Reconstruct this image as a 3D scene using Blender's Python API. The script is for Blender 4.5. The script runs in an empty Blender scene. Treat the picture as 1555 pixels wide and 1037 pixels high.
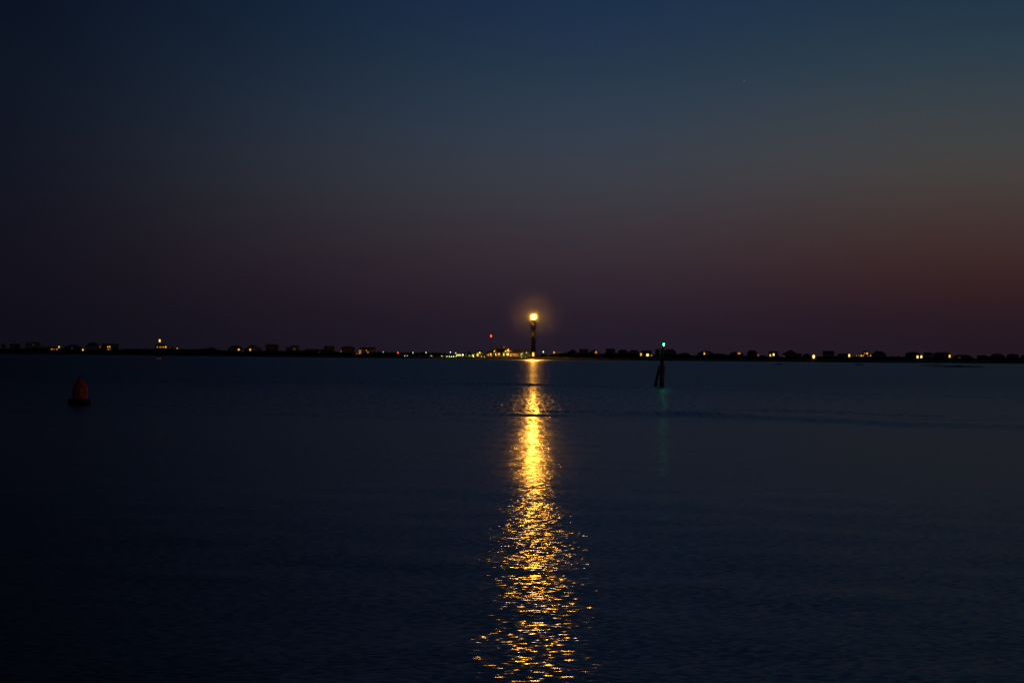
import bpy, bmesh, math, random
import numpy as np
from mathutils import Vector, Matrix

random.seed(7)
rng = np.random.default_rng(11)
scene = bpy.context.scene
COL = scene.collection
R = math.radians

# ------------------------------------------------------------------ camera
F = 3000.0                  # focal length in photograph pixels (photograph 1555 x 1037)
CX, CY = 777.5, 518.5
CAM_H = 3.4
PITCH = math.atan((541.0 - CY) / F)
ROLL = 0.0083
fwd = Vector((0, math.cos(PITCH), math.sin(PITCH)))
r0 = Vector((1, 0, 0)); u0 = Vector((0, -math.sin(PITCH), math.cos(PITCH)))
rgt = r0 * math.cos(ROLL) + u0 * math.sin(ROLL)
upv = -r0 * math.sin(ROLL) + u0 * math.cos(ROLL)
cam_data = bpy.data.cameras.new('camera')
cam_data.sensor_fit = 'HORIZONTAL'; cam_data.sensor_width = 36.0
cam_data.lens = 36.0 * F / 1555.0
cam_data.clip_start = 0.5; cam_data.clip_end = 60000
cam = bpy.data.objects.new('camera', cam_data); COL.objects.link(cam)
M = Matrix((rgt, upv, -fwd)).transposed().to_4x4()
M.translation = Vector((0, 0, CAM_H))
cam.matrix_world = M
scene.camera = cam

def ray(px, py):
    return fwd * F + rgt * (px - CX) + upv * (CY - py)
def at(px, py, d):
    """the point seen at photo pixel (px, py), d metres out along the ground"""
    v = ray(px, py); k = d / math.hypot(v.x, v.y)
    return Vector((v.x * k, v.y * k, CAM_H + v.z * k))
def on_water(px, py):
    v = ray(px, py); k = -CAM_H / v.z
    return Vector((v.x * k, v.y * k, 0))
def dist(p): return math.hypot(p.x, p.y)

# ------------------------------------------------------------------ render settings
scene.render.engine = 'CYCLES'
scene.view_settings.view_transform = 'Standard'
scene.view_settings.look = 'None'
scene.view_settings.exposure = 0.0
scene.view_settings.gamma = 1.0
scene.cycles.use_denoising = True
scene.cycles.denoising_prefilter = 'ACCURATE'
scene.cycles.max_bounces = 4
scene.cycles.volume_bounces = 0
scene.cycles.sample_clamp_indirect = 2.0
scene.cycles.volume_step_rate = 0.12
scene.cycles.volume_max_steps = 256

# ------------------------------------------------------------------ world: the sky after sunset
def lin(c):
    return tuple(((v / 255.0) / 12.92 if v <= 10.3 else (((v / 255.0) + 0.055) / 1.055) ** 2.4) for v in c)
world = bpy.data.worlds.new('World'); scene.world = world
world.use_nodes = True
nt = world.node_tree; nt.nodes.clear()
def N(tree, typ, **kw):
    n = tree.nodes.new(typ)
    for k, v in kw.items(): setattr(n, k, v)
    return n
def math_n(tree, op, a, b=None, c=None, clamp=False):
    n = N(tree, 'ShaderNodeMath', operation=op); n.use_clamp = clamp
    for i, v in enumerate((a, b, c)):
        if v is None: continue
        if isinstance(v, (int, float)): n.inputs[i].default_value = v
        else: tree.links.new(v, n.inputs[i])
    return n.outputs[0]
ELEV = [0.0, 0.6, 1.2, 2.5, 3.8, 5.4, 6.8, 8.2, 10.1, 13.0, 18.0, 26.0]
SKY_LEFT = [(14, 14, 23), (14, 14, 24), (15, 15, 25), (17, 16, 28), (17, 18, 30), (17, 20, 33), (15, 20, 34), (13, 20, 34), (10, 17, 31), (10, 17, 32), (10, 17, 30), (9, 14, 25)]
SKY_MID = [(33, 26, 40), (35, 27, 41), (39, 29, 43), (53, 41, 50), (59, 52, 59), (58, 63, 73), (49, 62, 78), (39, 56, 76), (28, 48, 75), (27, 46, 74), (26, 42, 68), (22, 33, 55)]
SKY_RIGHT = [(33, 24, 35), (35, 24, 34), (39, 24, 33), (57, 35, 37), (66, 49, 48), (69, 65, 63), (60, 66, 70), (47, 62, 73), (32, 53, 72), (31, 51, 72), (30, 47, 69), (25, 38, 58)]
SKY_GLOW = [(120, 62, 42), (130, 68, 44), (140, 78, 48), (150, 96, 62), (140, 104, 78), (120, 108, 96), (104, 104, 104), (90, 100, 110), (74, 90, 108), (60, 78, 100), (48, 62, 84), (36, 46, 66)]
EMAX = 26.0
def sky_ramp(table):
    n = N(nt, 'ShaderNodeValToRGB'); cr = n.color_ramp; cr.interpolation = 'LINEAR'
    lt = np.array([lin(c) for c in table])
    xs = np.concatenate([np.linspace(0, 12, 22), np.linspace(13.5, 26, 8)])
    fine = np.linspace(-3, 29, 641)
    out = []
    for ch in range(3):
        v = np.interp(fine, ELEV, lt[:, ch]); k = np.exp(-0.5 * (np.arange(-40, 41) * 0.05 / 0.55) ** 2); k /= k.sum()
        out.append(np.interp(xs, fine, np.convolve(np.pad(v, 40, mode='edge'), k, 'valid')))
    while len(cr.elements) < len(xs): cr.elements.new(0.5)
    for i, x in enumerate(xs):
        cr.elements[i].position = x / EMAX
    for i, x in enumerate(xs):
        cr.elements[i].color = (out[0][i], out[1][i], out[2][i], 1)
    return n
tc = N(nt, 'ShaderNodeTexCoord')
nrm = N(nt, 'ShaderNodeVectorMath', operation='NORMALIZE'); nt.links.new(tc.outputs['Generated'], nrm.inputs[0])
sep = N(nt, 'ShaderNodeSeparateXYZ'); nt.links.new(nrm.outputs[0], sep.inputs[0])
elev = math_n(nt, 'MULTIPLY', math_n(nt, 'ARCSINE', sep.outputs['Z']), 180 / math.pi)
ef = math_n(nt, 'DIVIDE', elev, EMAX, clamp=True)
azi = math_n(nt, 'MULTIPLY', math_n(nt, 'ARCTAN2', sep.outputs['X'], sep.outputs['Y']), 180 / math.pi)
ramps = []
for t in (SKY_LEFT, SKY_MID, SKY_RIGHT, SKY_GLOW):
    n = sky_ramp(t); nt.links.new(ef, n.inputs[0]); ramps.append(n.outputs[0])
def maprange(tree, v, a, b):
    n = N(tree, 'ShaderNodeMapRange', interpolation_type='SMOOTHSTEP')
    tree.links.new(v, n.inputs[0]); n.inputs[1].default_value = a; n.inputs[2].default_value = b
    return n.outputs[0]
def mixc(tree, f, a, b):
    n = N(tree, 'ShaderNodeMix', data_type='RGBA')
    if isinstance(f, float): n.inputs[0].default_value = f
    else: tree.links.new(f, n.inputs[0])
    for s, v in ((n.inputs[6], a), (n.inputs[7], b)):
        if isinstance(v, tuple): s.default_value = v
        else: tree.links.new(v, s)
    return n.outputs[2]
m1 = mixc(nt, maprange(nt, azi, -16.5, 4.0), ramps[0], ramps[1])
m2 = mixc(nt, maprange(nt, azi, 1.0, 14.0), m1, ramps[2])
# the sun went down out of frame on the right; the glow there fades round to the dark side behind
m2 = mixc(nt, maprange(nt, azi, 24.0, 80.0), m2, ramps[3])
m2 = mixc(nt, maprange(nt, azi, 100.0, 178.0), m2, ramps[0])
# one faint star high on the right
sd = ray(1130, 123).normalized()
dt = N(nt, 'ShaderNodeVectorMath', operation='DISTANCE'); nt.links.new(nrm.outputs[0], dt.inputs[0]); dt.inputs[1].default_value = sd
star = math_n(nt, 'LESS_THAN', dt.outputs['Value'], 0.00032)
m3 = mixc(nt, star, m2, (0.10, 0.085, 0.09, 1))
bg = N(nt, 'ShaderNodeBackground'); nt.links.new(m3, bg.inputs[0]); bg.inputs[1].default_value = 1.0
wo = N(nt, 'ShaderNodeOutputWorld'); nt.links.new(bg.outputs[0], wo.inputs[0])

# ------------------------------------------------------------------ materials
def mat(name, base, rough=0.8, noise=None, metallic=0.0, spec=0.3):
    m = bpy.data.materials.new(name); m.use_nodes = True
    t = m.node_tree; b = t.nodes['Principled BSDF']
    b.inputs['Roughness'].default_value = rough; b.inputs['Metallic'].default_value = metallic
    b.inputs['Specular IOR Level'].default_value = spec
    if noise:
        sc, amt = noise
        c = N(t, 'ShaderNodeTexCoord'); nz = N(t, 'ShaderNodeTexNoise'); nz.inputs['Scale'].default_value = sc
        nz.inputs['Detail'].default_value = 4
        t.links.new(c.outputs['Object'], nz.inputs['Vector'])
        lo = tuple(v * (1 - amt) for v in base) + (1,); hi = tuple(min(1, v * (1 + amt)) for v in base) + (1,)
        t.links.new(mixc(t, nz.outputs[0], lo, hi), b.inputs['Base Color'])
    else:
        b.inputs['Base Color'].default_value = base + (1,)
    return m
def glow(name, color, strength):
    m = bpy.data.materials.new(name); m.use_nodes = True
    b = m.node_tree.nodes['Principled BSDF']
    b.inputs['Base Color'].default_value = (0.2, 0.2, 0.2, 1)
    b.inputs['Emission Color'].default_value = color + (1,)
    b.inputs['Emission Strength'].default_value = strength
    return m
WALLS = [mat('grey_clapboard', (0.20, 0.20, 0.21), 0.8, (2.0, 0.25)), mat('tan_clapboard', (0.26, 0.22, 0.17), 0.8, (2.0, 0.25)),
         mat('blue_clapboard', (0.14, 0.18, 0.23), 0.8, (2.0, 0.25)), mat('brown_shingle', (0.13, 0.09, 0.065), 0.85, (3.0, 0.3))]
ROOFS = [mat('dark_shingle', (0.05, 0.05, 0.055), 0.9, (3.0, 0.3)), mat('brown_roof', (0.075, 0.055, 0.045), 0.9, (3.0, 0.3)), mat('grey_roof', (0.10, 0.10, 0.105), 0.9, (3.0, 0.3))]
M_CREAM = mat('cream_clapboard', (0.62, 0.56, 0.42), 0.8, (2.0, 0.12))
M_PALEGREEN = mat('pale_green_clapboard', (0.42, 0.50, 0.36), 0.8, (2.0, 0.12))
M_TRIM = mat('wood_trim', (0.45, 0.28, 0.14), 0.7, (4.0, 0.2))
M_GLASS = mat('dark_window_glass', (0.02, 0.025, 0.03), 0.08, spec=0.5)
M_METAL = mat('galvanised_metal', (0.30, 0.31, 0.32), 0.5, (6.0, 0.2), 0.7)
M_DARKMETAL = mat('dark_painted_metal', (0.05, 0.055, 0.06), 0.5, (6.0, 0.2), 0.3)
M_LEAF = mat('shrub_leaves', (0.030, 0.040, 0.022), 0.8, (0.15, 0.5), spec=0.1)
M_BUSH = mat('bright_bush_leaves', (0.07, 0.12, 0.04), 0.8, (0.4, 0.4), spec=0.1)
M_BARK = mat('bark', (0.06, 0.045, 0.035), 0.9, (3.0, 0.3))
M_WIN = {
    'w': glow('white_lit_glass', (1.0, 0.68, 0.13), 1.7),
    'y': glow('yellow_lit_glass', (1.0, 0.50, 0.025), 1.15),
    'o': glow('orange_lit_glass', (1.0, 0.27, 0.012), 0.7),
    'd': glow('dim_lit_glass', (1.0, 0.36, 0.07), 0.28),
    'f': glow('faint_lit_glass', (1.0, 0.33, 0.10), 0.05),
    'r': glow('red_lit_glass', (1.0, 0.05, 0.012), 6.0),
}

# ------------------------------------------------------------------ mesh helpers
class MB:
    def __init__(s): s.v = []; s.f = []
    def add(s, vs, fs):
        k = len(s.v); s.v += [tuple(v) for v in vs]; s.f += [tuple(i + k for i in f) for f in fs]
        return s
    def box(s, x0, x1, y0, y1, z0, z1):
        return s.add([(x0, y0, z0), (x1, y0, z0), (x1, y1, z0), (x0, y1, z0), (x0, y0, z1), (x1, y0, z1), (x1, y1, z1), (x0, y1, z1)],
                     [(0, 3, 2, 1), (4, 5, 6, 7), (0, 1, 5, 4), (1, 2, 6, 5), (2, 3, 7, 6), (3, 0, 4, 7)])
    def tube(s, p, q, ra, rb=None, n=12):
        p, q = Vector(p), Vector(q); rb = ra if rb is None else rb
        a = (q - p).normalized(); b = a.orthogonal().normalized(); c = a.cross(b)
        vs = []
        for o, r in ((p, ra), (q, rb)):
            for i in range(n):
                t = 2 * math.pi * i / n; vs.append(o + (b * math.cos(t) + c * math.sin(t)) * r)
        fs = [(i, (i + 1) % n, n + (i + 1) % n, n + i) for i in range(n)]
        fs += [tuple(range(n - 1, -1, -1)), tuple(range(n, 2 * n))]
        return s.add(vs, fs)
    def lathe(s, prof, n=32, c=(0, 0)):
        vs = []
        for r, z in prof:
            for i in range(n):
                t = 2 * math.pi * i / n; vs.append((c[0] + r * math.cos(t), c[1] + r * math.sin(t), z))
        fs = []
        for j in range(len(prof) - 1):
            for i in range(n):
                fs.append((j * n + i, j * n + (i + 1) % n, (j + 1) * n + (i + 1) % n, (j + 1) * n + i))
        fs += [tuple(range(n - 1, -1, -1)), tuple((len(prof) - 1) * n + i for i in range(n))]
        return s.add(vs, fs)
    def ball(s, c, rx, rz=None, n=14, m=8):
        rz = rx if rz is None else rz
        prof = [(max(1e-3, rx * math.sin(math.pi * j / m)), c[2] - rz * math.cos(math.pi * j / m)) for j in range(m + 1)]
        return s.lathe(prof, n, (c[0], c[1]))
    def extrude(s, pts, y0, y1):
        """closed outline pts (x, z), counter-clockwise seen from -y, given real depth y0..y1"""
        n = len(pts)
        vs = [(x, y0, z) for x, z in pts] + [(x, y1, z) for x, z in pts]
        fs = [tuple(range(n)), tuple(range(2 * n - 1, n - 1, -1))]
        fs += [((i + 1) % n, i, n + i, n + (i + 1) % n) for i in range(n)]
        return s.add(vs, fs)
    def build(s, name, material, parent=None, smooth=False):
        me = bpy.data.meshes.new(name); me.from_pydata(s.v, [], s.f); me.update()
        me.materials.append(material)
        if smooth: me.shade_smooth()
        o = bpy.data.objects.new(name, me); COL.objects.link(o)
        if parent is not None: o.parent = parent
        return o
def tag(o, label=None, cat=None, group=None, kind=None):
    for k, v in (('label', label), ('category', cat), ('group', group), ('kind', kind)):
        if v: o[k] = v
    return o
def thing(name, loc, rz, label, cat, group=None):
    o = bpy.data.objects.new(name, None); COL.objects.link(o)
    o.location = loc; o.rotation_euler = (0, 0, rz); o.empty_display_size = 0.3
    return tag(o, label, cat, group)

# ------------------------------------------------------------------ water
SHORE = [(-700, 530.0), (-300, 534.2), (0, 537.6), (240, 540.0), (440, 542.4), (640, 544.4), (790, 545.6), (950, 547.4),
         (1170, 549.2), (1300, 550.6), (1430, 551.3), (1555, 552.3), (1900, 555.5), (2300, 559.0)]
def shore_y(px): return float(np.interp(px, [s[0] for s in SHORE], [s[1] for s in SHORE]))
def shore_d(px): return dist(on_water(px, shore_y(px)))

def polar_grid(az, rr):
    A, D = np.meshgrid(az, rr, indexing='xy')
    return D * np.sin(A), D * np.cos(A), A, D
def grid_mesh(name, X, Y, Z, material, wrap=False):
    nr, nc = X.shape
    co = np.stack([X, Y, Z], -1).reshape(-1, 3)
    i = np.arange(nr - 1)[:, None] * nc; j = np.arange(nc - 1)[None, :]
    q = np.stack([i + j, i + j + 1, i + nc + j + 1, i + nc + j], -1).reshape(-1, 4)
    if wrap:
        ii = np.arange(nr - 1) * nc
        q = np.concatenate([q, np.stack([ii + nc - 1, ii, ii + nc, ii + nc + nc - 1], -1)])
    q = q[:, ::-1]
    me = bpy.data.meshes.new(name)
    me.vertices.add(len(co)); me.vertices.foreach_set('co', co.ravel().astype(np.float32))
    me.loops.add(q.size); me.loops.foreach_set('vertex_index', q.ravel().astype(np.int32))
    me.polygons.add(len(q)); me.polygons.foreach_set('loop_start', np.arange(0, q.size, 4, dtype=np.int32))
    me.update(calc_edges=True); me.validate()
    me.shade_smooth(); me.materials.append(material)
    o = bpy.data.objects.new(name, me); COL.objects.link(o)
    return o

def water_material():
    m = bpy.data.materials.new('sea_water'); m.use_nodes = True
    t = m.node_tree; b = t.nodes['Principled BSDF']
    b.inputs['Base Color'].default_value = (0.002, 0.004, 0.007, 1)
    b.inputs['IOR'].default_value = 1.333
    b.inputs['Roughness'].default_value = WATER_ROUGH
    b2 = N(t, 'ShaderNodeBsdfPrincipled'); b2.inputs['Base Color'].default_value = (0.002, 0.004, 0.007, 1)
    b2.inputs['IOR'].default_value = 1.333; b2.inputs['Roughness'].default_value = WATER_ROUGH_BROAD
    geo = N(t, 'ShaderNodeNewGeometry')
    def noise(scale, detail, stretch=(1, 1, 1), rough=0.5, turn=0.0):
        mp = N(t, 'ShaderNodeMapping'); mp.inputs['Scale'].default_value = stretch
        mp.inputs['Rotation'].default_value = (0, 0, turn)
        t.links.new(geo.outputs['Position'], mp.inputs[0])
        n = N(t, 'ShaderNodeTexNoise', noise_dimensions='2D'); n.inputs['Scale'].default_value = scale
        n.inputs['Detail'].default_value = detail; n.inputs['Roughness'].default_value = rough
        t.links.new(mp.outputs[0], n.inputs['Vector'])
        return n
    # wind patches: where the surface is ruffled or slick, long in the wind's direction
    patch = noise(0.018, 7, (0.12, 1.0, 1.0), 0.70).outputs[0]
    amp = maprange(t, patch, 0.38, 0.62)
    amp = math_n(t, 'MULTIPLY_ADD', amp, PATCH_GAIN, PATCH_BASE)
    # the tide runs choppier out in the channel than inshore
    sepp = N(t, 'ShaderNodeSeparateXYZ'); t.links.new(geo.outputs['Position'], sepp.inputs[0])
    chop = maprange(t, sepp.outputs['Y'], 50.0, 280.0)
    chop = math_n(t, 'MULTIPLY', chop, math_n(t, 'MULTIPLY_ADD', maprange(t, sepp.outputs['Y'], 1300.0, 2000.0), -0.30, 1.0))
    chop_a = maprange(t, sepp.outputs['Y'], 32.0, 150.0)
    amp = math_n(t, 'MULTIPLY', amp, math_n(t, 'MULTIPLY_ADD', chop_a, CHANNEL_GAIN, 1.0))
    t.links.new(math_n(t, 'MULTIPLY_ADD', chop, FAR_ROUGH, WATER_ROUGH), b.inputs['Roughness'])
    total = None
    # wind streaks that run up and down the channel
    st_n = noise(1.0, 2, (3.6, 0.20, 1.0), 0.65)
    cs = N(t, 'ShaderNodeVectorMath', operation='SUBTRACT'); t.links.new(st_n.outputs['Color'], cs.inputs[0]); cs.inputs[1].default_value = (0.5, 0.5, 0.5)
    ks = N(t, 'ShaderNodeVectorMath', operation='SCALE'); t.links.new(cs.outputs[0], ks.inputs[0])
    t.links.new(math_n(t, 'MULTIPLY', chop_a, STREAK), ks.inputs['Scale'])
    kz = N(t, 'ShaderNodeVectorMath', operation='MULTIPLY'); t.links.new(ks.outputs[0], kz.inputs[0]); kz.inputs[1].default_value = (1, 1, 0)
    total = kz.outputs[0]
    for scale, detail, a, st in RIPPLES:
        n = noise(scale, detail, st, turn=R(-35))
        c = N(t, 'ShaderNodeVectorMath', operation='SUBTRACT'); t.links.new(n.outputs['Color'], c.inputs[0]); c.inputs[1].default_value = (0.5, 0.5, 0.5)
        k = N(t, 'ShaderNodeVectorMath', operation='MULTIPLY'); t.links.new(c.outputs[0], k.inputs[0]); k.inputs[1].default_value = (a * 1.0, a * 1.0, 0)
        if total is None: total = k.outputs[0]
        else:
            s = N(t, 'ShaderNodeVectorMath', operation='ADD'); t.links.new(total, s.inputs[0]); t.links.new(k.outputs[0], s.inputs[1]); total = s.outputs[0]
    # short steep wavelets out there face back up the channel, towards the near shore
    lean = N(t, 'ShaderNodeCombineXYZ'); t.links.new(math_n(t, 'ADD', math_n(t, 'MULTIPLY', chop, -FACING), math_n(t, 'MULTIPLY', maprange(t, sepp.outputs['Y'], 75.0, 24.0), -NEAR_LEAN)), lean.inputs[1])
    t.links.new(math_n(t, 'MULTIPLY', maprange(t, sepp.outputs['Y'], 75.0, 24.0), -0.022), lean.inputs[0])
    sc = N(t, 'ShaderNodeVectorMath', operation='SCALE'); t.links.new(total, sc.inputs[0]); t.links.new(amp, sc.inputs['Scale'])
    ad = N(t, 'ShaderNodeVectorMath', operation='ADD'); t.links.new(geo.outputs['Normal'], ad.inputs[0]); t.links.new(sc.outputs[0], ad.inputs[1])
    ad2 = N(t, 'ShaderNodeVectorMath', operation='ADD'); t.links.new(ad.outputs[0], ad2.inputs[0]); t.links.new(lean.outputs[0], ad2.inputs[1]); ad = ad2
    no = N(t, 'ShaderNodeVectorMath', operation='NORMALIZE'); t.links.new(ad.outputs[0], no.inputs[0])
    t.links.new(no.outputs[0], b.inputs['Normal'])
    # the broad sheen of the time-averaged surface follows the ripples less
    h1 = N(t, 'ShaderNodeVectorMath', operation='SCALE'); t.links.new(sc.outputs[0], h1.inputs[0]); h1.inputs['Scale'].default_value = 0.2
    h2 = N(t, 'ShaderNodeVectorMath', operation='ADD'); t.links.new(geo.outputs['Normal'], h2.inputs[0]); t.links.new(h1.outputs[0], h2.inputs[1])
    h3 = N(t, 'ShaderNodeVectorMath', operation='ADD'); t.links.new(h2.outputs[0], h3.inputs[0]); t.links.new(lean.outputs[0], h3.inputs[1])
    h4 = N(t, 'ShaderNodeVectorMath', operation='NORMALIZE'); t.links.new(h3.outputs[0], h4.inputs[0])
    t.links.new(h4.outputs[0], b2.inputs['Normal'])
    mx = N(t, 'ShaderNodeMixShader'); mx.inputs[0].default_value = BROAD_MIX
    t.links.new(b.outputs[0], mx.inputs[1]); t.links.new(b2.outputs[0], mx.inputs[2])
    t.links.new(mx.outputs[0], t.nodes['Material Output'].inputs['Surface'])
    return m
WATER_ROUGH, WATER_ROUGH_BROAD, BROAD_MIX = 0.135, 0.30, 0.76
CHANNEL_GAIN, FACING, STREAK, FAR_ROUGH = 0.45, 0.07, 0.7, 0.13
NEAR_LEAN = 0.05
PATCH_BASE, PATCH_GAIN = 0.40, 0.70
RIPPLES = [(0.25, 2, 0.10, (1, 1, 1)), (0.9, 2, 0.09, (1, 1, 1)), (3.2, 2, 0.17, (0.6, 1.2, 1)), (9.5, 1, 0.60, (0.6, 1.2, 1))]

az = np.concatenate([np.linspace(-math.pi, R(-19), 40, endpoint=False), np.linspace(R(-19), R(19), 330, endpoint=False), np.linspace(R(19), math.pi, 40, endpoint=False)])
rr = np.concatenate([[0.3, 2, 5, 8, 11], 14 * (3600 / 14) ** np.linspace(0, 1, 640), [5000, 9000, 20000]])
WX, WY, WA, WD = polar_grid(az, rr)
cell = np.gradient(rr)[:, None] * np.ones_like(WX)
Zw = np.zeros_like(WX)
for i in range(26):
    lam = 1.3 * (5.5 / 1.3) ** rng.random()
    th = rng.normal(R(18), R(26))              # crests lie mostly across the view, a little askew
    ph = rng.random() * 6.283
    k = 2 * math.pi / lam
    slope = 0.0036
    fade = np.clip(1.4 - cell * 5.0 / lam, 0, 1)
    Zw += slope / k * np.sin(k * (WX * math.sin(th) + WY * math.cos(th)) + ph + 1.5 * np.sin(WX * 0.11 + i)) * fade
def wake(pts, height, width):
    """a long low wake across the view, through photo pixels pts"""
    global Zw
    g = [on_water(*p) for p in pts]; gx = np.array([p.x for p in g]); gy = np.array([p.y for p in g])
    o = np.argsort(gx); gx, gy = gx[o], gy[o]
    yc = np.interp(WX, gx, gy)
    ends = np.clip((WX - gx[0]) / (0.25 * (gx[-1] - gx[0])), 0, 1) * np.clip((gx[-1] - WX) / (0.12 * (gx[-1] - gx[0])), 0, 1)
    Zw += height * np.exp(-((WY - yc) / width) ** 2) * ends * (np.abs(WA) < R(25))
wake([(440, 622), (620, 627), (820, 630), (1000, 631), (1200, 633), (1420, 637), (1640, 640)], 0.085, 1.9)
wake([(760, 622), (960, 628), (1150, 635), (1380, 646), (1700, 654)], 0.22, 3.0)
wake([(1000, 619), (1200, 624), (1400, 632), (1700, 638)], 0.14, 2.4)
wake([(-80, 575), (120, 578), (420, 581), (640, 581), (900, 586)], 0.15, 6.0)
wake([(560, 581), (900, 586), (1250, 597), (1640, 604)], 0.13, 5.0)
wake([(200, 632), (420, 628), (640, 634), (790, 640)], 0.09, 2.2)
water = grid_mesh('water', WX, WY, Zw, water_material(), wrap=True)
tag(water, kind='structure')

# ------------------------------------------------------------------ land
land_mat = mat('sandy_turf', (0.045, 0.048, 0.030), 0.95, (0.08, 0.45), spec=0.1)
pxs = np.concatenate([np.linspace(-2400, -100, 24), np.linspace(-80, 1640, 344), np.linspace(1660, 4000, 24)])
ss = np.array([-40, -8, 0, 4, 8, 13, 18, 24, 30, 38, 48, 60, 80, 110, 160, 240, 400, 800, 1600.0])
def ground_z(px, s):
    z = float(np.interp(s, [-40, 0, 6, 14, 30, 60, 120, 400, 1600], [-2.0, 0.0, 0.7, 1.8, 3.2, 3.9, 4.4, 5.0, 4.0]))
    if s > 0: z += 0.35 * min(1, s / 20) * math.sin(px * 0.031 + s * 0.05) + 0.2 * min(1, s / 20) * math.sin(px * 0.117 + s * 0.11)
    return z
LX = np.zeros((len(ss), len(pxs))); LY = LX.copy(); LZ = LX.copy()
for j, px in enumerate(pxs):
    d0 = shore_d(min(max(px, -700), 2300)); v = ray(px, 541); a = math.atan2(v.x, v.y)
    for i, s in enumerate(ss):
        LX[i, j] = (d0 + s) * math.sin(a); LY[i, j] = (d0 + s) * math.cos(a); LZ[i, j] = ground_z(px, s)
land = grid_mesh('land', LX, LY, LZ, land_mat)
tag(land, kind='structure')
def on_land(px, s):
    d = shore_d(px) + s; v = ray(px, 541); a = math.atan2(v.x, v.y)
    return Vector((d * math.sin(a), d * math.cos(a), ground_z(px, s)))
def azim(px):
    v = ray(px, 541); return -math.atan2(v.x, v.y)

# low mud banks showing above the tide on the right
mud_mat = mat('wet_mud', (0.012, 0.011, 0.010), 0.9, (0.6, 0.4), spec=0.05)
def mud_bank(x0, x1, y, h, depth):
    p, q = on_water(x0, y), on_water(x1, y)
    L = (q - p).length; n, m_ = 40, 9
    vs, fs = [], []
    for j in range(m_):
        for i in range(n + 1):
            u = i / n; w = j / (m_ - 1) * 2 - 1
            e = math.sin(math.pi * u) ** 0.6
            z = (h * (0.7 + 0.3 * math.sin(u * 23 + x0) * math.sin(u * 9)) * e * math.cos(w * math.pi / 2) ** 0.7 if abs(w) < 1 else 0) - 0.12
            base = p.lerp(q, u)
            vs.append((base.x, base.y + w * depth * (0.35 + 0.65 * e), z))
    for j in range(m_ - 1):
        for i in range(n):
            a = j * (n + 1) + i; fs.append((a, a + 1, a + n + 2, a + n + 1))
    o = MB().add(vs, fs).build('mud_bank', mud_mat, smooth=True)
    tag(o, kind='structure')
mud_bank(1414, 1498, 557.2, 1.1, 10)
mud_bank(1392, 1440, 555.2, 0.8, 9)
mud_bank(1295, 1313, 554.0, 0.9, 7)
mud_bank(1174, 1192, 553.6, 0.8, 7)

# ------------------------------------------------------------------ vegetation
VEG = [(-700, 521), (-200, 527), (0, 529), (65, 528.6), (95, 528.2), (127, 531.5), (180, 531), (195, 529), (217, 529.6), (257, 530), (295, 530), (318, 528.4), (334, 531.5),
       (370, 533), (397, 532.6), (429, 532.6), (461, 532), (488, 534), (512, 534), (540, 536), (556, 535.6), (574, 534.2), (590, 535), (607, 535.4), (624, 535),
       (649, 535.4), (672, 535.6), (684, 538.5), (692, 542.6), (735, 543.0), (790, 543.4), (814, 540.6), (818, 542.0), (832, 541.6), (838, 538.4), (857, 536), (877, 535), (912, 537), (937, 535.6), (970, 537.8),
       (992, 538.6), (1027, 538), (1054, 540), (1090, 537.2), (1107, 539), (1132, 540), (1157, 541.5), (1185, 541.8), (1240, 541.8), (1269, 541), (1296, 541.6),
       (1325, 542.2), (1360, 541.4), (1402, 543), (1448, 542.4), (1480, 544), (1526, 543.3), (1600, 543), (1900, 545), (2300, 549)]
LIT = []
def veg_y(px):
    y = float(np.interp(px, [v[0] for v in VEG], [v[1] for v in VEG]))
    for lx, ly, pw, ph in LIT:
        if abs(px - lx) < pw / 2 + 3.2: y = max(y, ly + ph / 2 + 0.6)
    return y
def leaf_cloud(c, rx, ry, rz, n, size, out_v, out_f):
    """n small leaf tufts spread through an uneven rounded volume"""
    p = rng.normal(size=(n, 3)); p /= np.linalg.norm(p, axis=1)[:, None]
    rad = rng.random(n) ** 0.4 * (0.82 + 0.3 * rng.random(n))
    p = p * rad[:, None] * np.array([rx, ry, rz]) + np.array(c)
    a = rng.normal(size=(n, 3)); a /= np.linalg.norm(a, axis=1)[:, None]
    b = np.cross(a, rng.normal(size=(n, 3))); b /= np.linalg.norm(b, axis=1)[:, None]
    s = size * (0.6 + 0.8 * rng.random(n))[:, None]
    k = sum(len(x) for x in out_v)
    q = np.stack([p - a * s, p + b * s * 0.7, p + a * s, p - b * s * 0.7], 1)
    out_v.append(q.reshape(-1, 3)); out_f.append(np.arange(k, k + 4 * n).reshape(-1, 4))
def cloud_object(name, out_v, out_f, material, parent=None):
    v = np.concatenate(out_v); f = np.concatenate(out_f)
    me = bpy.data.meshes.new(name)
    me.vertices.add(len(v)); me.vertices.foreach_set('co', v.ravel().astype(np.float32))
    me.loops.add(f.size); me.loops.foreach_set('vertex_index', f.ravel().astype(np.int32))
    me.polygons.add(len(f)); me.polygons.foreach_set('loop_start', np.arange(0, f.size, 4, dtype=np.int32))
    me.update(calc_edges=True); me.materials.append(material)
    o = bpy.data.objects.new(name, me); COL.objects.link(o)
    if parent is not None: o.parent = parent
    return o
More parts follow.
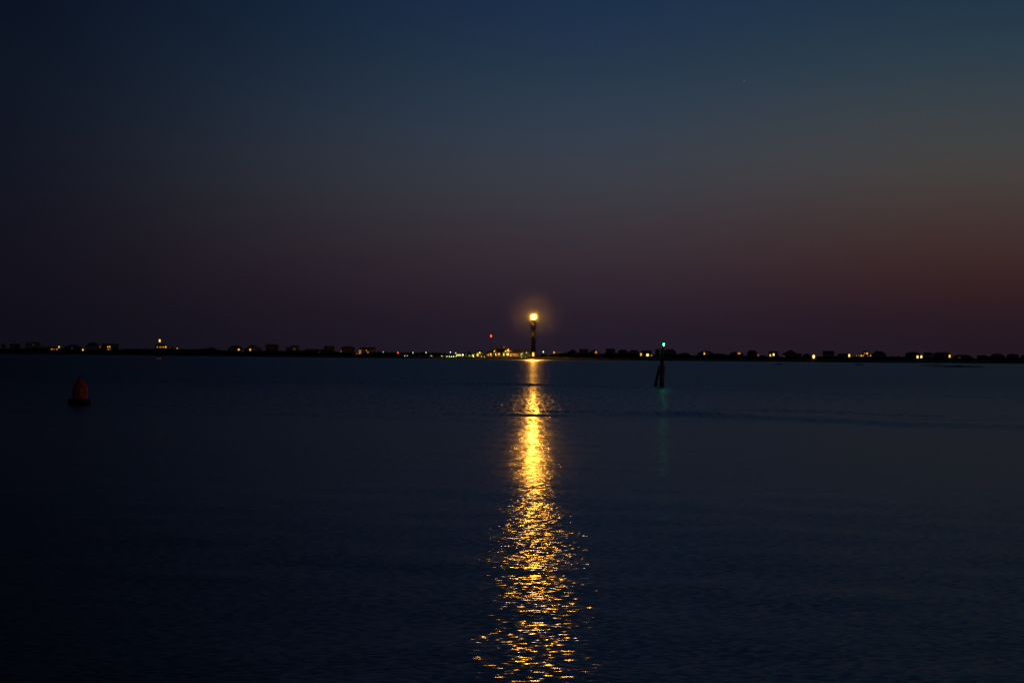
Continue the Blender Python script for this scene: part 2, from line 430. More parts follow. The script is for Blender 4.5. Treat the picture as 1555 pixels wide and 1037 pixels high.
def tree(px, s, ytop, wpx, label):
    g = on_land(px, s); d = dist(g); H = at(px, ytop, d).z - g.z; rx = wpx / F * d / 2
    t = thing('tree', g, 0, label, 'tree', 'trees along the far shore')
    tr = MB().tube((0, 0, -0.3), (0.2, 0, H * 0.55), 0.035 * H, 0.02 * H, 8)
    for k in range(4):
        a = k * 1.6 + px; tr.tube((0.15, 0, H * (0.35 + 0.05 * k)), (rx * 0.6 * math.cos(a), rx * 0.6 * math.sin(a), H * 0.78), 0.014 * H, 0.005 * H, 6)
    tr.build('trunk', M_BARK, t)
    v, f = [], []
    for k in range(9):
        a = k * 2.4; q = rx * 0.55 * math.sqrt(k / 9)
        leaf_cloud((q * math.cos(a), q * math.sin(a), H * random.uniform(0.6, 0.80)), rx * 0.5, rx * 0.5, H * 0.2, 60, 0.55, v, f)
    cloud_object('crown', v, f, M_LEAF, t)
tree(5, 70, 520.8, 9, 'dark rounded tree left of the farthest left house')
tree(101, 70, 524.5, 8, 'dark bushy tree on the left side of the hipped house near the left edge')
tree(322, 75, 526.8, 13, 'broad dark tree above the thicket left of the twin gabled houses')
tree(1091, 60, 536.6, 14, 'low spreading dark tree standing right of the hip house behind the channel marker')
tree(1158, 60, 539.2, 10, 'small dark tree left of the house with two bright yellow windows')
tree(1505, 60, 541.2, 8, 'small dark tree between two unlit hipped houses far right')

# ------------------------------------------------------------------ houses along the far shore
HG = 'beach houses along the far shore'
def house(x0, x1, ytop, kind, label, lights=(), s=85, roof=0.36, chimney=None, wall=None, step=None, lamp_posts=()):
    xc = (x0 + x1) / 2
    g = on_land(xc, s); d = dist(g); m = d / F
    W = (x1 - x0) * m; H = at(xc, ytop, d).z - g.z
    dep = max(7.0, 0.7 * W); y0 = -dep / 2; y1 = dep / 2
    t = thing('beach_house', g, azim(xc), label, 'house', HG)
    t.rotation_euler.z += random.uniform(-0.10, 0.10)
    wm = wall or random.choice(WALLS); rm = random.choice(ROOFS)
    hr = min(roof * H, 0.5 * W); e = H - hr; ov = 0.45; a = W / 2
    wallb = MB(); roofb = MB()
    ax = a - ov
    def slab(pts): roofb.add(*pts)
    if kind == 'flat':
        wallb.box(-ax, ax, y0, y1, -0.5, H - 0.5); roofb.box(-a, a, y0 - ov, y1 + ov, H - 0.5, H)
    elif kind == 'hip':
        wallb.box(-ax, ax, y0, y1, -0.5, e)
        rl = W * 0.22
        roofb.add([(-a, y0 - ov, e), (a, y0 - ov, e), (a, y1 + ov, e), (-a, y1 + ov, e), (-rl, 0, H), (rl, 0, H)],
                  [(3, 2, 1, 0), (0, 1, 5, 4), (1, 2, 5), (2, 3, 4, 5), (3, 0, 4)])
    elif kind == 'gable':
        rl = W * 0.5 - 0.8
        wallb.box(-ax, ax, y0, y1, -0.5, e)
        roofb.add([(-a, y0 - ov, e), (a, y0 - ov, e), (a, y1 + ov, e), (-a, y1 + ov, e), (-rl, 0, H), (rl, 0, H)],
                  [(3, 2, 1, 0), (0, 1, 5, 4), (1, 2, 5), (2, 3, 4, 5), (3, 0, 4)])
    elif kind == 'front':
        wallb.extrude([(-ax, -0.5), (ax, -0.5), (ax, e), (0, H - 0.35), (-ax, e)], y0, y1)
        for sg in (-1, 1):
            pts = [(0, H - 0.30), (sg * a, e - 0.30), (sg * a, e), (0, H)]
            if sg > 0: pts = pts[::-1]
            roofb.extrude(pts[::-1] if sg < 0 else pts, y0 - ov, y1 + ov)
    w = wallb.build('wall', wm, t)
    rf = roofb.build('roof', rm, t)
    if chimney:
        cx = (chimney[0] - xc) * m; ct = at(xc, chimney[1], d).z - g.z
        MB().box(cx - 0.7, cx + 0.7, -0.6, 0.6, e, ct).build('chimney', M_TRIM, rf)
    if step:   # lower side wing
        sx0, sx1, sy = step; hz = at(xc, sy, d).z - g.z
        sw = MB().box((sx0 - xc) * m, (sx1 - xc) * m, y0 + 1.2, y1 - 1.2, -0.5, hz - 0.4).build('side_wing', wm, t)
        MB().box((sx0 - xc) * m - 0.3, (sx1 - xc) * m + 0.3, y0 + 0.9, y1 - 0.9, hz - 0.4, hz).build('roof', rm, sw)
    used = []
    for (lx, ly, pw, ph, kd) in lights:
        wx = (lx - xc) * m; wz = at(xc, ly + 0.0083 * (xc - lx), d).z - g.z; hw = pw * m * 0.43; hh = ph * m * 0.43
        used.append((wx, wz)); LIT.append((lx, ly, pw, ph))
        shape = MB()
        if kd.endswith('t'):     # a lit triangular gable window
            shape.extrude([(wx - hw, wz - hh), (wx + hw, wz - hh), (wx, wz + hh)], y0 - 0.12, y0 + 0.05)
        else:
            shape.box(wx - hw, wx + hw, y0 - 0.12, y0 + 0.05, wz - hh, wz + hh)
        shape.build('window', M_WIN[kd[0]], t)
    nb = max(2, int(W / 5))
    for k in range(nb):
        wx = -ax + (k + 0.5) * 2 * ax / nb
        for wz in (e * 0.80, e * 0.50):
            if wz > 5.5 and all(abs(wx - u[0]) > 2.4 or abs(wz - u[1]) > 2.4 for u in used) and (kind != 'hip' or wz < e - 0.9):
                MB().box(wx - 0.55, wx + 0.55, y0 - 0.07, y0 + 0.05, wz - 0.75, wz + 0.75).build('window', M_GLASS, t)
    return t

house(15, 30, 522.0, 'gable', 'dark unlit box shaped house standing farthest left', s=95)
house(39, 61, 519.7, 'gable', 'tall dark house near the left edge with one faint window under its roof', [(51, 523.3, 2, 2, 'f')], s=95, step=(60, 69, 525.5), roof=0.22)
house(71, 92, 526.2, 'gable', 'low house with three orange windows and one brighter window at its right corner', [(78.5, 530.2, 2.6, 1.8, 'o'), (82, 530.2, 2, 1.6, 'd'), (86, 530.3, 2.2, 1.8, 'o'), (89, 526.9, 2.2, 3.2, 'y')], s=80, roof=0.2)
house(100, 123, 522.6, 'hip', 'dark hip roofed house with one faint window left of the bright yellow yard light', [(109, 529, 1.6, 3, 'f')], s=95)
house(131, 150, 519.8, 'hip', 'dark house with high rounded hip roof right of the bright yellow yard light', [(151, 526.8, 1.4, 1.8, 'd')], s=95, step=(149, 157, 526))
house(155, 179, 522.0, 'flat', 'square house with four small orange windows in two rows', [(162.9, 526.6, 1.7, 2, 'y'), (165.8, 526.6, 1.7, 2, 'y'), (163.4, 530.2, 2, 1.8, 'o'), (166.2, 530.2, 1.4, 1.8, 'd')], s=80)
house(235, 253, 522.4, 'hip', 'hip roofed house behind the piled light tower, with a row of orange windows', [(238.9, 527.0, 1.8, 2.2, 'o'), (242.8, 527, 1.8, 2.1, 'o'), (245.2, 527.1, 2.6, 1.7, 'd'), (247.6, 527.1, 2.0, 2.2, 'o'), (251, 527, 2.2, 2.7, 'y')], s=85, roof=0.25)
house(254, 264, 526.6, 'gable', 'small low house with a faint red window right of the piled light tower', [(258, 528, 3, 1.4, 'f')], s=85)
house(346, 369, 524.8, 'hip', 'dark low hip roofed house with one yellow window at right, left of its gabled twin', [(362, 530.8, 2.8, 2.8, 'y'), (367, 533.4, 1.6, 1.4, 'f')], s=80)
house(371, 397, 523.6, 'front', 'wide dark gabled house with one tall yellow window low at left', [(379, 531, 2.3, 3.2, 'y'), (385, 530, 1.6, 1.4, 'f')], s=80, roof=0.45)
house(403, 423, 522.8, 'flat', 'square unlit house with flat top between the gabled house and the stepped house', s=90)
house(441, 455, 524.6, 'flat', 'stepped house with lower left wing and a faint orange window', [(447, 530, 4, 3.4, 'f')], s=90, step=(434, 442, 527))
house(463, 486, 529.8, 'gable', 'long low dark house between the stepped house and the tall dark house', [(484, 535, 2, 1.5, 'f')], s=80)
house(492, 508, 525.2, 'gable', 'tall dark house with a lean-to on its left', s=90, step=(487, 493, 530.5))
house(518, 539, 525.4, 'hip', 'dark blocky house with hip roof and a dim light at its left wall', [(518.6, 533.4, 1.8, 2.2, 'd')], s=90, roof=0.2)
house(546, 571, 527.2, 'gable', 'house with chimney, orange lit left end and two small orange windows', [(547.2, 534, 4.2, 6.2, 'd'), (546.5, 536.5, 1.8, 2.0, 'o'), (556.8, 532.1, 1.6, 1.8, 'o'), (559, 535, 2, 2, 'o'), (542.5, 537.4, 2.5, 1.2, 'd')], s=80, roof=0.3, chimney=(556.8, 522.8))  # largest dim pane glows in place of lamplight on the left wall
house(839, 852, 533.4, 'gable', 'low house with one orange light at its left end, right of the lighthouse', [(841, 535.2, 2.0, 3.0, 'y')], s=70)
house(862, 877, 530.4, 'front', 'dark gabled house right of the low house with orange end light', s=85)
house(878.5, 893.5, 530.2, 'flat', 'dark flat topped house between the gabled house and the one with a lit gable', s=90)
house(895, 910, 530.8, 'front', 'house with glowing orange triangular gable window', [(905.6, 534.2, 5.0, 4.6, 'ot')], s=80)
house(918.7, 934.5, 529.2, 'gable', 'dark box shaped house with steep end walls right of the lit gable', s=90, roof=0.15)
house(937, 954, 530.8, 'hip', 'dark rounded hip roofed house, left one of two adjoining', s=90)
house(954, 971, 531.6, 'hip', 'dark low hip roofed house between its rounded neighbour and the brightly lit house', s=85)
house(973, 990, 532.2, 'gable', 'house with two bright yellow lights left of the green channel marker', [(973.4, 538.2, 2.6, 4.2, 'y'), (983.3, 539.0, 4.2, 4.0, 'w'), (989.2, 539.8, 1.8, 2.0, 'o')], s=75)
house(1006, 1027, 530.0, 'hip', 'big dark hip roofed house directly behind the channel marker', s=95)
house(1031, 1048, 535.6, 'hip', 'low dark hip roofed house right of the channel marker', s=80)
house(1059, 1084, 533.0, 'hip', 'hip roofed house with one yellow window and one dim window', [(1069.8, 536.9, 2.4, 3.4, 'y'), (1075.2, 536.6, 1.6, 2.0, 'f')], s=80)
house(1107, 1129, 534.3, 'hip', 'low hip roofed house with a wide orange window under its roof', [(1122, 536.6, 4.6, 2.8, 'o')], s=80)
house(1134.5, 1150, 531.6, 'hip', 'tall dark house with one dim orange light at lower right', [(1151.9, 539.4, 2.2, 2.4, 'd')], s=90)
house(1167, 1183, 533.4, 'gable', 'square house with two bright yellow lights side by side', [(1170.2, 539.6, 2.4, 3.8, 'y'), (1175.2, 538.4, 2.8, 4.2, 'w'), (1182, 537, 1.4, 3, 'f')], s=75)
house(1189, 1212, 531.2, 'front', 'large dark house with broad gable and a dim corner light', [(1191.5, 540.6, 2.6, 2.6, 'f')], s=90, roof=0.5, step=(1210, 1217, 536.5))
house(1219, 1231, 536.6, 'front', 'small dark gabled cottage left of the brightest yard light', s=80)
house(1249, 1267, 532.8, 'gable', 'dark house with trapezoid roof right of the brightest yard light', s=90, roof=0.3)
house(1271.6, 1292.5, 536.8, 'gable', 'low house with one bright light at its right end', [(1289.2, 539.8, 2.8, 4.4, 'w'), (1289.6, 543.2, 1.6, 1.6, 'f')], s=75)
house(1300, 1323, 537.6, 'hip', 'house with a row of six lit windows and two more in its upper storey', [(1301.6, 540, 1.5, 2.2, 'd'), (1304.8, 540, 1.5, 2.2, 'd'), (1308.3, 540, 2, 2.4, 'y'), (1311.3, 540, 2, 2.4, 'o'), (1318, 540.2, 1.5, 2.2, 'd'), (1322, 540, 2, 2.4, 'o')], s=75, roof=0.18)
house(1324, 1346, 533.4, 'hip', 'dark hip roofed house with chimney right of the many windowed house', s=90, roof=0.45, chimney=(1331.8, 531.6))
house(1374.6, 1397, 534.4, 'hip', 'house with twin white lights close together at its right end', [(1392.5, 541.9, 2.8, 4.4, 'w'), (1398.0, 541.9, 2.8, 4.4, 'w'), (1386.8, 545.2, 1.6, 1.4, 'f')], s=75, roof=0.25)
house(1402, 1416, 535.0, 'gable', 'dark unlit house just right of the twin white lights', s=90, roof=0.2)
house(1417, 1444, 534.6, 'hip', 'wide dark house with one bright yellow light at its right end', [(1442.2, 541.2, 2.8, 4.0, 'y'), (1442.6, 539.5, 1.6, 1.6, 'w')], s=75, roof=0.2)
house(1447, 1476, 538.4, 'hip', 'long low hip roofed house with a faint orange window', [(1457.4, 543, 4, 2, 'f')], s=85)
house(1482, 1502, 539.2, 'hip', 'low hip roofed house with a faint light at its left end', [(1483.4, 543.2, 3, 1.6, 'f')], s=80)
house(1503, 1526, 536.8, 'hip', 'dark hip roofed house second from the right edge', s=95, roof=0.5)
house(1529, 1547, 537.2, 'hip', 'dark boxy house with clipped roof near the right edge', s=90, roof=0.2)
house(1551, 1574, 537.2, 'hip', 'dark house cut by the right edge of the picture', s=90)
# raised upper storey of the many windowed house
hs = [o for o in COL.objects if o.get('label', '').startswith('house with a row of six')][0]
_m = dist(hs.location) / F
up_z0 = at(1311.5, 537.9, dist(hs.location)).z - hs.location.z; up_z1 = at(1311.5, 532.6, dist(hs.location)).z - hs.location.z
ustor = MB().box(-1.5 * _m, 8.5 * _m, -2.4, 2.4, up_z0 - 1.2, up_z1 - 1.0).build('upper_storey', WALLS[1], hs)
MB().add([(-2.4 * _m, -3.2, up_z1 - 1.0), (9.4 * _m, -3.2, up_z1 - 1.0), (9.4 * _m, 3.2, up_z1 - 1.0), (-2.4 * _m, 3.2, up_z1 - 1.0), (2.6 * _m, 0, up_z1), (4.4 * _m, 0, up_z1)],
         [(3, 2, 1, 0), (0, 1, 5, 4), (1, 2, 5), (2, 3, 4, 5), (3, 0, 4)]).build('roof', ROOFS[0], ustor)
for k, kd in ((1313.2, 'd'), (1316.8, 'y')):
    z = up_z0 + 0.1
    MB().box((k - 1311.5) * _m - 0.75, (k - 1311.5) * _m + 0.75, -2.52, -2.35, z, z + 1.6).build('window', M_WIN[kd], ustor)

# ------------------------------------------------------------------ the thicket in front of the houses, cut low before lit windows
vv, ff = [], []
px = -650.0
while px < 2250:
    inside = -40 < px < 1600
    for s in ((34, 44, 56, 66) if inside else (40, 60)):
        x = px + random.uniform(-1.5, 1.5)
        g = on_land(min(max(x, -700), 2300), s + random.uniform(-3, 3)); d = dist(g)
        top = at(x, veg_y(x), d).z + random.uniform(-1.0, 0.35) - (0.6 if s < 40 else 0)
        h = top - g.z
        if h < 0.7: continue
        w = 1.5 + 0.35 * h * random.uniform(0.8, 1.3)
        leaf_cloud((g.x, g.y, g.z + h * 0.48), w, w, h * 0.52, 34 if inside else 20, 0.75 + 0.06 * h, vv, ff)
    px += 2.1 if inside else 5
thicket = cloud_object('thicket', vv, ff, M_LEAF)
tag(thicket, kind='stuff')

# ------------------------------------------------------------------ lamps and masts on the shore
G_LAMP = glow('lamp_white', (0.72, 1.0, 0.50), 2.6)
G_LAMP_DIM = glow('lamp_white_dim', (0.70, 1.0, 0.62), 0.9)
G_YELLOW = glow('lamp_yellow', (1.0, 0.60, 0.06), 1.3)
G_BRIGHT = glow('lamp_bright_yellow', (1.0, 0.68, 0.18), 1.7)
G_ORANGE = glow('lamp_orange', (1.0, 0.34, 0.05), 1.2)
G_RED = glow('lamp_red', (1.0, 0.045, 0.008), 4.0)
def lamp_post(px, py, s, label, g, r=0.42, rz=0.6, name='street_lamp', cat='street lamp', group='lamp posts along the far shore', pole=0.1):
    b = on_land(px, s); d = dist(b); h = at(px, py, d).z - b.z
    t = thing(name, b, azim(px), label, cat, group)
    MB().tube((0, 0.35, -0.5), (0, 0.35, h + 0.5), pole, pole * 0.7, 8).build('pole', M_METAL, t)
    MB().tube((0, 0.35, h + rz + 0.12), (0, -0.1, h + rz + 0.12), 0.06, 0.05, 6).tube((0, -0.02, h + rz * 0.6), (0, -0.02, h + rz + 0.2), r * 0.7, r * 0.4, 10).build('lamp_hood', M_DARKMETAL, t)
    MB().ball((0, -0.05, h), r, rz).build('lamp', g, t, True)
    return t
lamp_post(125.8, 531.2, 30, 'bright yellow yard light low between the two hip roofed houses at left', G_YELLOW, 1.2, 1.4)
lamp_post(269, 529.0, 70, 'small orange lamp above the thicket right of the piled light tower', G_ORANGE, 0.8, 0.9)
lamp_post(582, 534.4, 55, 'small white lamp right of the house with the orange lit end', G_LAMP_DIM, 0.5, 0.6)
lamp_post(627, 535.4, 22, 'slim white lamp post, first one right of the low red lamp', G_LAMP_DIM, 0.55, 1.0)
lamp_post(647, 535.2, 22, 'white lamp post standing alone between the slim post and the lit cottages', G_LAMP_DIM, 0.55, 1.0)
lamp_post(684, 534.8, 22, 'white lamp post just left of the white lit cottage', G_LAMP, 0.42, 0.55)
lamp_post(692, 535.8, 22, 'lower white lamp post at the left corner of the white lit cottage', G_LAMP, 0.36, 0.5)
lamp_post(825, 534.2, 20, 'white lamp post over the green bushes right of the lighthouse', G_LAMP, 0.5, 0.9)
lamp_post(1235.6, 541.4, 26, 'brightest yard light on the right shore, beside the small gabled cottage', G_BRIGHT, 1.3, 2.1)
lamp_post(604, 535.8, 40, 'low red lamp on a post between the white lamps', G_RED, 0.75, 0.9, 'warning_lamp', 'warning light', None)
# tall red-lit mast behind the clubhouse
b = on_land(745.4, 120); d = dist(b); h = at(745.4, 510.2, d).z - b.z
mast = thing('radio_mast', b, 0, 'tall thin mast with red warning lamp on top, left of the lighthouse', 'mast')
mb = MB()
for k in range(3):
    a = k * 2.094; mb.tube((0.5 * math.cos(a), 0.5 * math.sin(a), -0.5), (0.2 * math.cos(a), 0.2 * math.sin(a), h - 1.2), 0.06, 0.05, 6)
for k in range(18):
    z = h * k / 19; q = 0.5 - 0.3 * z / h; z2 = h * (k + 1) / 19; q2 = 0.5 - 0.3 * z2 / h
    for i in range(3):
        a = i * 2.094; c = a + 2.094
        mb.tube((q * math.cos(a), q * math.sin(a), z), (q2 * math.cos(c), q2 * math.sin(c), z2), 0.035, n=5)
mb.build('lattice', M_DARKMETAL, mast)
MB().tube((0, 0, h - 1.3), (0, 0, h - 0.9), 0.5, 0.5, 12).build('lamp_bracket', M_DARKMETAL, mast)
MB().ball((0, 0, h), 0.95, 1.35).build('red_lamp', G_RED, mast, True)

# ------------------------------------------------------------------ lit cottages left of the clubhouse
def bulb(parent, x, y, z, r, g, name='wall_lamp'):
    MB().ball((x, y, z), r, r, 10, 6).build(name, g, parent, True)
CS = 26
def cottage(x0, x1, ytop, kind, label, panes=(), bulbs=(), s=CS, wall=M_CREAM, roof=0.4, dep=9.0):
    xc = (x0 + x1) / 2; g = on_land(xc, s); d = dist(g); m = d / F
    W = (x1 - x0) * m; H = at(xc, ytop, d).z - g.z; a = W / 2; ov = 0.4; hr = roof * H; e = H - hr
    t = thing('cottage', g, azim(xc), label, 'cottage', 'lit cottages left of the clubhouse')
    y0, y1 = 0, dep
    if kind == 'front':
        MB().extrude([(-a + ov, -0.8), (a - ov, -0.8), (a - ov, e), (0, H - 0.3), (-a + ov, e)], y0, y1).build('wall', wall, t)
        rb = MB()
        rb.extrude([(0, H - 0.25), (a, e - 0.25), (a, e), (0, H)], y0 - ov, y1 + ov); rb.extrude([(-a, e - 0.25), (0, H - 0.25), (0, H), (-a, e)], y0 - ov, y1 + ov)
        rb.build('roof', ROOFS[0], t)
    else:
        MB().box(-a + ov, a - ov, y0, y1, -0.8, e).build('wall', wall, t)
        MB().add([(-a, y0 - ov, e), (a, y0 - ov, e), (a, y1 + ov, e), (-a, y1 + ov, e), (-a + 0.4, (y0 + y1) / 2, H), (a - 0.4, (y0 + y1) / 2, H)],
                 [(3, 2, 1, 0), (0, 1, 5, 4), (1, 2, 5), (2, 3, 4, 5), (3, 0, 4)]).build('roof', ROOFS[0], t)
    for lx, ly, pw, ph, gm in panes:
        wx = (lx - xc) * m; wz = at(xc, ly + 0.0083 * (xc - lx), d).z - g.z; hw, hh = pw * m / 2, ph * m / 2
        MB().box(wx - hw, wx + hw, y0 - 0.1, y0 + 0.05, wz - hh, wz + hh).build('window', gm, t)
    for lx, ly, r, gm in bulbs:
        wx = (lx - xc) * m; wz = at(xc, ly + 0.0083 * (xc - lx), d).z - g.z
        bulb(t, wx, y0 - 0.9, wz, r, gm)
    return t
P_YW = glow('pane_yellow_white', (1.0, 0.82, 0.14), 1.05)
P_Y = glow('pane_yellow', (1.0, 0.70, 0.03), 1.15)
P_PALE = glow('pane_pale', (0.75, 1.0, 0.38), 0.45)
P_OR = glow('pane_orange', (1.0, 0.30, 0.03), 1.15)
P_ORDIM = glow('pane_orange_dim', (1.0, 0.32, 0.05), 0.22)
P_GRDIM = glow('pane_green_dim', (0.55, 0.80, 0.20), 0.10)
B_W = glow('bulb_white', (0.75, 1.0, 0.40), 16)
B_Y = glow('bulb_yellow', (1.0, 0.68, 0.08), 18)
B_O = glow('bulb_orange', (1.0, 0.36, 0.06), 70)
cottage(691.5, 704.5, 536.9, 'side', 'white lit cottage with bright front and long glowing window, left of the dark gabled cottage', [(696.5, 539.0, 7, 2.2, P_YW)], [(702.8, 538.6, 0.36, B_W), (693, 541.2, 0.26, B_W)], roof=0.28)
cottage(704, 718.5, 533.2, 'front', 'dark gabled cottage with pale strip of light low on its wall', [(712.8, 541, 1.8, 4.0, P_PALE), (707.5, 540.6, 2, 2.4, P_GRDIM)], [], wall=M_PALEGREEN, s=CS + 6)
cottage(715.5, 724, 535.6, 'front', 'narrow cottage with slanting yellow lit corner', [(718.2, 539.6, 2.2, 2.4, P_YW), (720.4, 538.0, 1.6, 2.4, P_GRDIM)], [(719, 541.4, 0.26, B_Y)], s=CS + 2)
cottage(722.6, 733.5, 532.2, 'side', 'cottage with tall bright yellow window left of the clubhouse', [(725.3, 538.8, 2.4, 4.4, P_Y), (729.8, 541.2, 3.6, 1.8, P_GRDIM)], [(728.6, 535.4, 0.26, B_Y)], roof=0.35, s=CS + 8)

# added pale walls and small lamps, standing in for lamplit lawn strips
M_PALEWALL = mat('pale_rendered_wall', (0.50, 0.52, 0.36), 0.85, (1.0, 0.25))
def added_lit_wall(x0, x1, y, hpx, label, n, g, r=0.2):
    xc = (x0 + x1) / 2; b = on_land(xc, 16); d = dist(b); m = d / F; zt = at(xc, y - hpx / 2, d).z - b.z
    t = thing('added_wall', b, azim(xc), label, 'added_wall', 'added lit walls on the far shore')
    a = (x1 - x0) * m / 2
    MB().box(-a, a, 0, 0.4, -1.0, zt).box(-a - 0.1, -a + 0.5, -0.15, 0.55, -1.0, zt + 0.3).box(a - 0.5, a + 0.1, -0.15, 0.55, -1.0, zt + 0.3).build('wall', M_PALEWALL, t)
    for k in range(n):
        x = -a + (k + 0.5) * 2 * a / n + random.uniform(-0.6, 0.6)
        MB().ball((x, -1.4, zt * 0.55), r, r, 10, 6).build('added_ground_lamp', g, t, True)
GW_PALE = glow('added_lamp_pale', (0.80, 1.0, 0.22), 13); GW_YEL = glow('added_lamp_yellow', (1.0, 0.85, 0.12), 13)
added_lit_wall(676, 691, 541.6, 2.0, 'longest added pale wall washed by added lamps, left of the white lit cottage', 4, GW_PALE)
added_lit_wall(669.5, 673, 540.6, 2.6, 'short added lit wall stub at the left end of the long lamp washed wall', 1, GW_YEL)
added_lit_wall(613, 621, 540.2, 1.8, 'faintly lit added wall between the low red lamp and the slim white lamp post', 2, glow('added_lamp_faint', (0.8, 1.0, 0.5), 5))
added_lit_wall(652, 658, 540.2, 1.6, 'faint yellowish added wall right of the lone white lamp post', 1, glow('added_lamp_faint_yellow', (1.0, 0.8, 0.2), 6))
added_lit_wall(729.5, 737, 541.6, 1.6, 'added lit wall joining the last cottage to the clubhouse', 2, GW_PALE, 0.16)
added_lit_wall(789, 806, 542.2, 1.4, 'added greenish wall in front of the pale green gables by the lighthouse', 3, GW_PALE, 0.14)

# ------------------------------------------------------------------ clubhouse at the foot of the lighthouse
cxp = 772.0
g = on_land(cxp, 34); dC = dist(g); mC = dC / F
club = thing('clubhouse', g, azim(cxp), 'long lit clubhouse with several gables, cupola and orange porch beside the lighthouse', 'clubhouse')
def cx_(px): return (px - cxp) * mC
def cz_(px, py): return at(cxp, py + 0.0083 * (cxp - px), dC).z - g.z
def cprism(name, pts, y0, y1, material, parent=club):
    return MB().extrude([(cx_(x), cz_(x, y)) for x, y in pts], y0, y1).build(name, material, parent)
# main hall, lower right hall, hipped left end
cprism('wall', [(738, 545), (806, 545), (806, 536.2), (738, 536.2)], 4.0, 20, M_CREAM)
M_BLACKROOF = mat('black_shingle', (0.016, 0.015, 0.015), 0.95, (3.0, 0.3))
def roof_block(x0, x1, yr, ye, y0, y1, hipl, hipr, name='roof', parent=club, material=None):
    e = cz_((x0 + x1) / 2, ye); h = cz_((x0 + x1) / 2, yr)
    xa, xb = cx_(x0), cx_(x1)
    return MB().add([(xa, y0, e), (xb, y0, e), (xb, y1, e), (xa, y1, e), (xa + hipl, (y0 + y1) / 2, h), (xb - hipr, (y0 + y1) / 2, h)],
             [(3, 2, 1, 0), (0, 1, 5, 4), (1, 2, 5), (2, 3, 4, 5), (3, 0, 4)]).build(name, material or M_BLACKROOF, parent)
roof_block(736.6, 778, 530.6, 536.2, 3.0, 21, 7.5, 1)
roof_block(776, 807.5, 530.7, 536.18, 3.2, 20.8, 0.6, 0.4)
rtop = roof_block(749.5, 776, 527.8, 531.4, 6.5, 17.5, 3.0, 2.0)
cup = MB().box(cx_(763), cx_(766.4), 10.6, 13.4, cz_(764, 528.6), cz_(764, 525.2)).build('cupola', M_TRIM, rtop)
MB().add([(cx_(762.4), 10.1, cz_(764, 525.2)), (cx_(767), 10.1, cz_(764, 525.2)), (cx_(767), 13.9, cz_(764, 525.2)), (cx_(762.4), 13.9, cz_(764, 525.2)), (cx_(764.7), 12, cz_(764, 523.4))],
         [(3, 2, 1, 0), (0, 1, 4), (1, 2, 4), (2, 3, 4), (3, 0, 4)]).build('cupola_roof', ROOFS[0], club)
def wing(x0, x1, yap, ye, yb, y0, y1, wm, trim=True, rm=None):
    xm = (x0 + x1) / 2
    wg = cprism('gable_wing', [(x0 + .5, yb), (x1 - .5, yb), (x1 - .5, ye), (xm, yap + .35), (x0 + .5, ye)], y0, y1, wm)
    rb = MB()
    A, B, Cc = (cx_(x0), cz_(x0, ye)), (cx_(xm), cz_(xm, yap)), (cx_(x1), cz_(x1, ye))
    rb.extrude([(B[0], B[1] - 0.3), (Cc[0], Cc[1] - 0.3), Cc, B], y0 - 0.4, y1); rb.extrude([(A[0], A[1] - 0.3), (B[0], B[1] - 0.3), B, A], y0 - 0.4, y1)
    rb.build('gable_roof', rm or ROOFS[1], wg)
    if trim:
        tb = MB()
        tb.extrude([(B[0], B[1] - 0.75), (Cc[0], Cc[1] - 0.75), (Cc[0], Cc[1] - 0.05), (B[0], B[1] - 0.05)], y0 - 0.6, y0 - 0.41)
        tb.extrude([(A[0], A[1] - 0.75), (B[0], B[1] - 0.75), (B[0], B[1] - 0.05), (A[0], A[1] - 0.05)], y0 - 0.6, y0 - 0.41)
        tb.build('barge_board', M_TRIM, wg)
    return wg
gw = wing(763.2, 779.4, 527.9, 535.2, 545, 0.0, 14, mat('tan_gable', (0.30, 0.22, 0.13), 0.8, (2, 0.2)))
g2 = wing(751.6, 763.0, 533.2, 537.0, 545, -1.5, 8, M_CREAM)
g3 = wing(748.6, 755.4, 529.4, 535.0, 545, 2.0, 9, M_CREAM)
g4 = wing(788.0, 799.4, 534.0, 538.2, 545, -1.0, 7, M_PALEGREEN, False, ROOFS[2])
g5 = wing(797.6, 809.6, 534.0, 538.4, 545, 0.5, 8, M_PALEGREEN, False, ROOFS[2])
def pane(parent, px, py, pw, ph, y, m, name='window'):
    x, z = cx_(px), cz_(px, py); hw, hh = pw * mC / 2, ph * mC / 2
    MB().box(x - hw, x + hw, y - 0.1, y + 0.05, z - hh, z + hh).build(name, m, parent)
pane(gw, 767.8, 533.2, 2.6, 1.8, 0.0, P_YW); pane(gw, 773.0, 533.2, 2.6, 1.8, 0.0, P_PALE)
pane(gw, 765.0, 538.2, 2.0, 4.2, 0.0, P_YW); pane(gw, 771.0, 538.0, 3.4, 3.4, 0.0, glow('pane_bright', (1.0, 0.82, 0.15), 1.4))
pane(g2, 757.7, 537.6, 2.6, 2.6, -1.5, P_Y)
pane(g3, 752.2, 533.8, 1.4, 2.8, 2.0, P_GRDIM)
pane(club, 741.4, 538.8, 1.8, 2.4, 4.0, P_OR); pane(club, 745.1, 537.6, 2.0, 2.6, 4.0, P_Y); pane(club, 745.9, 539.9, 2.4, 1.4, 4.0, P_OR); pane(club, 749.8, 538, 1.6, 2.2, 4.0, P_ORDIM)
pane(g4, 791.3, 538.4, 1.6, 2.4, -1.0, P_YW)
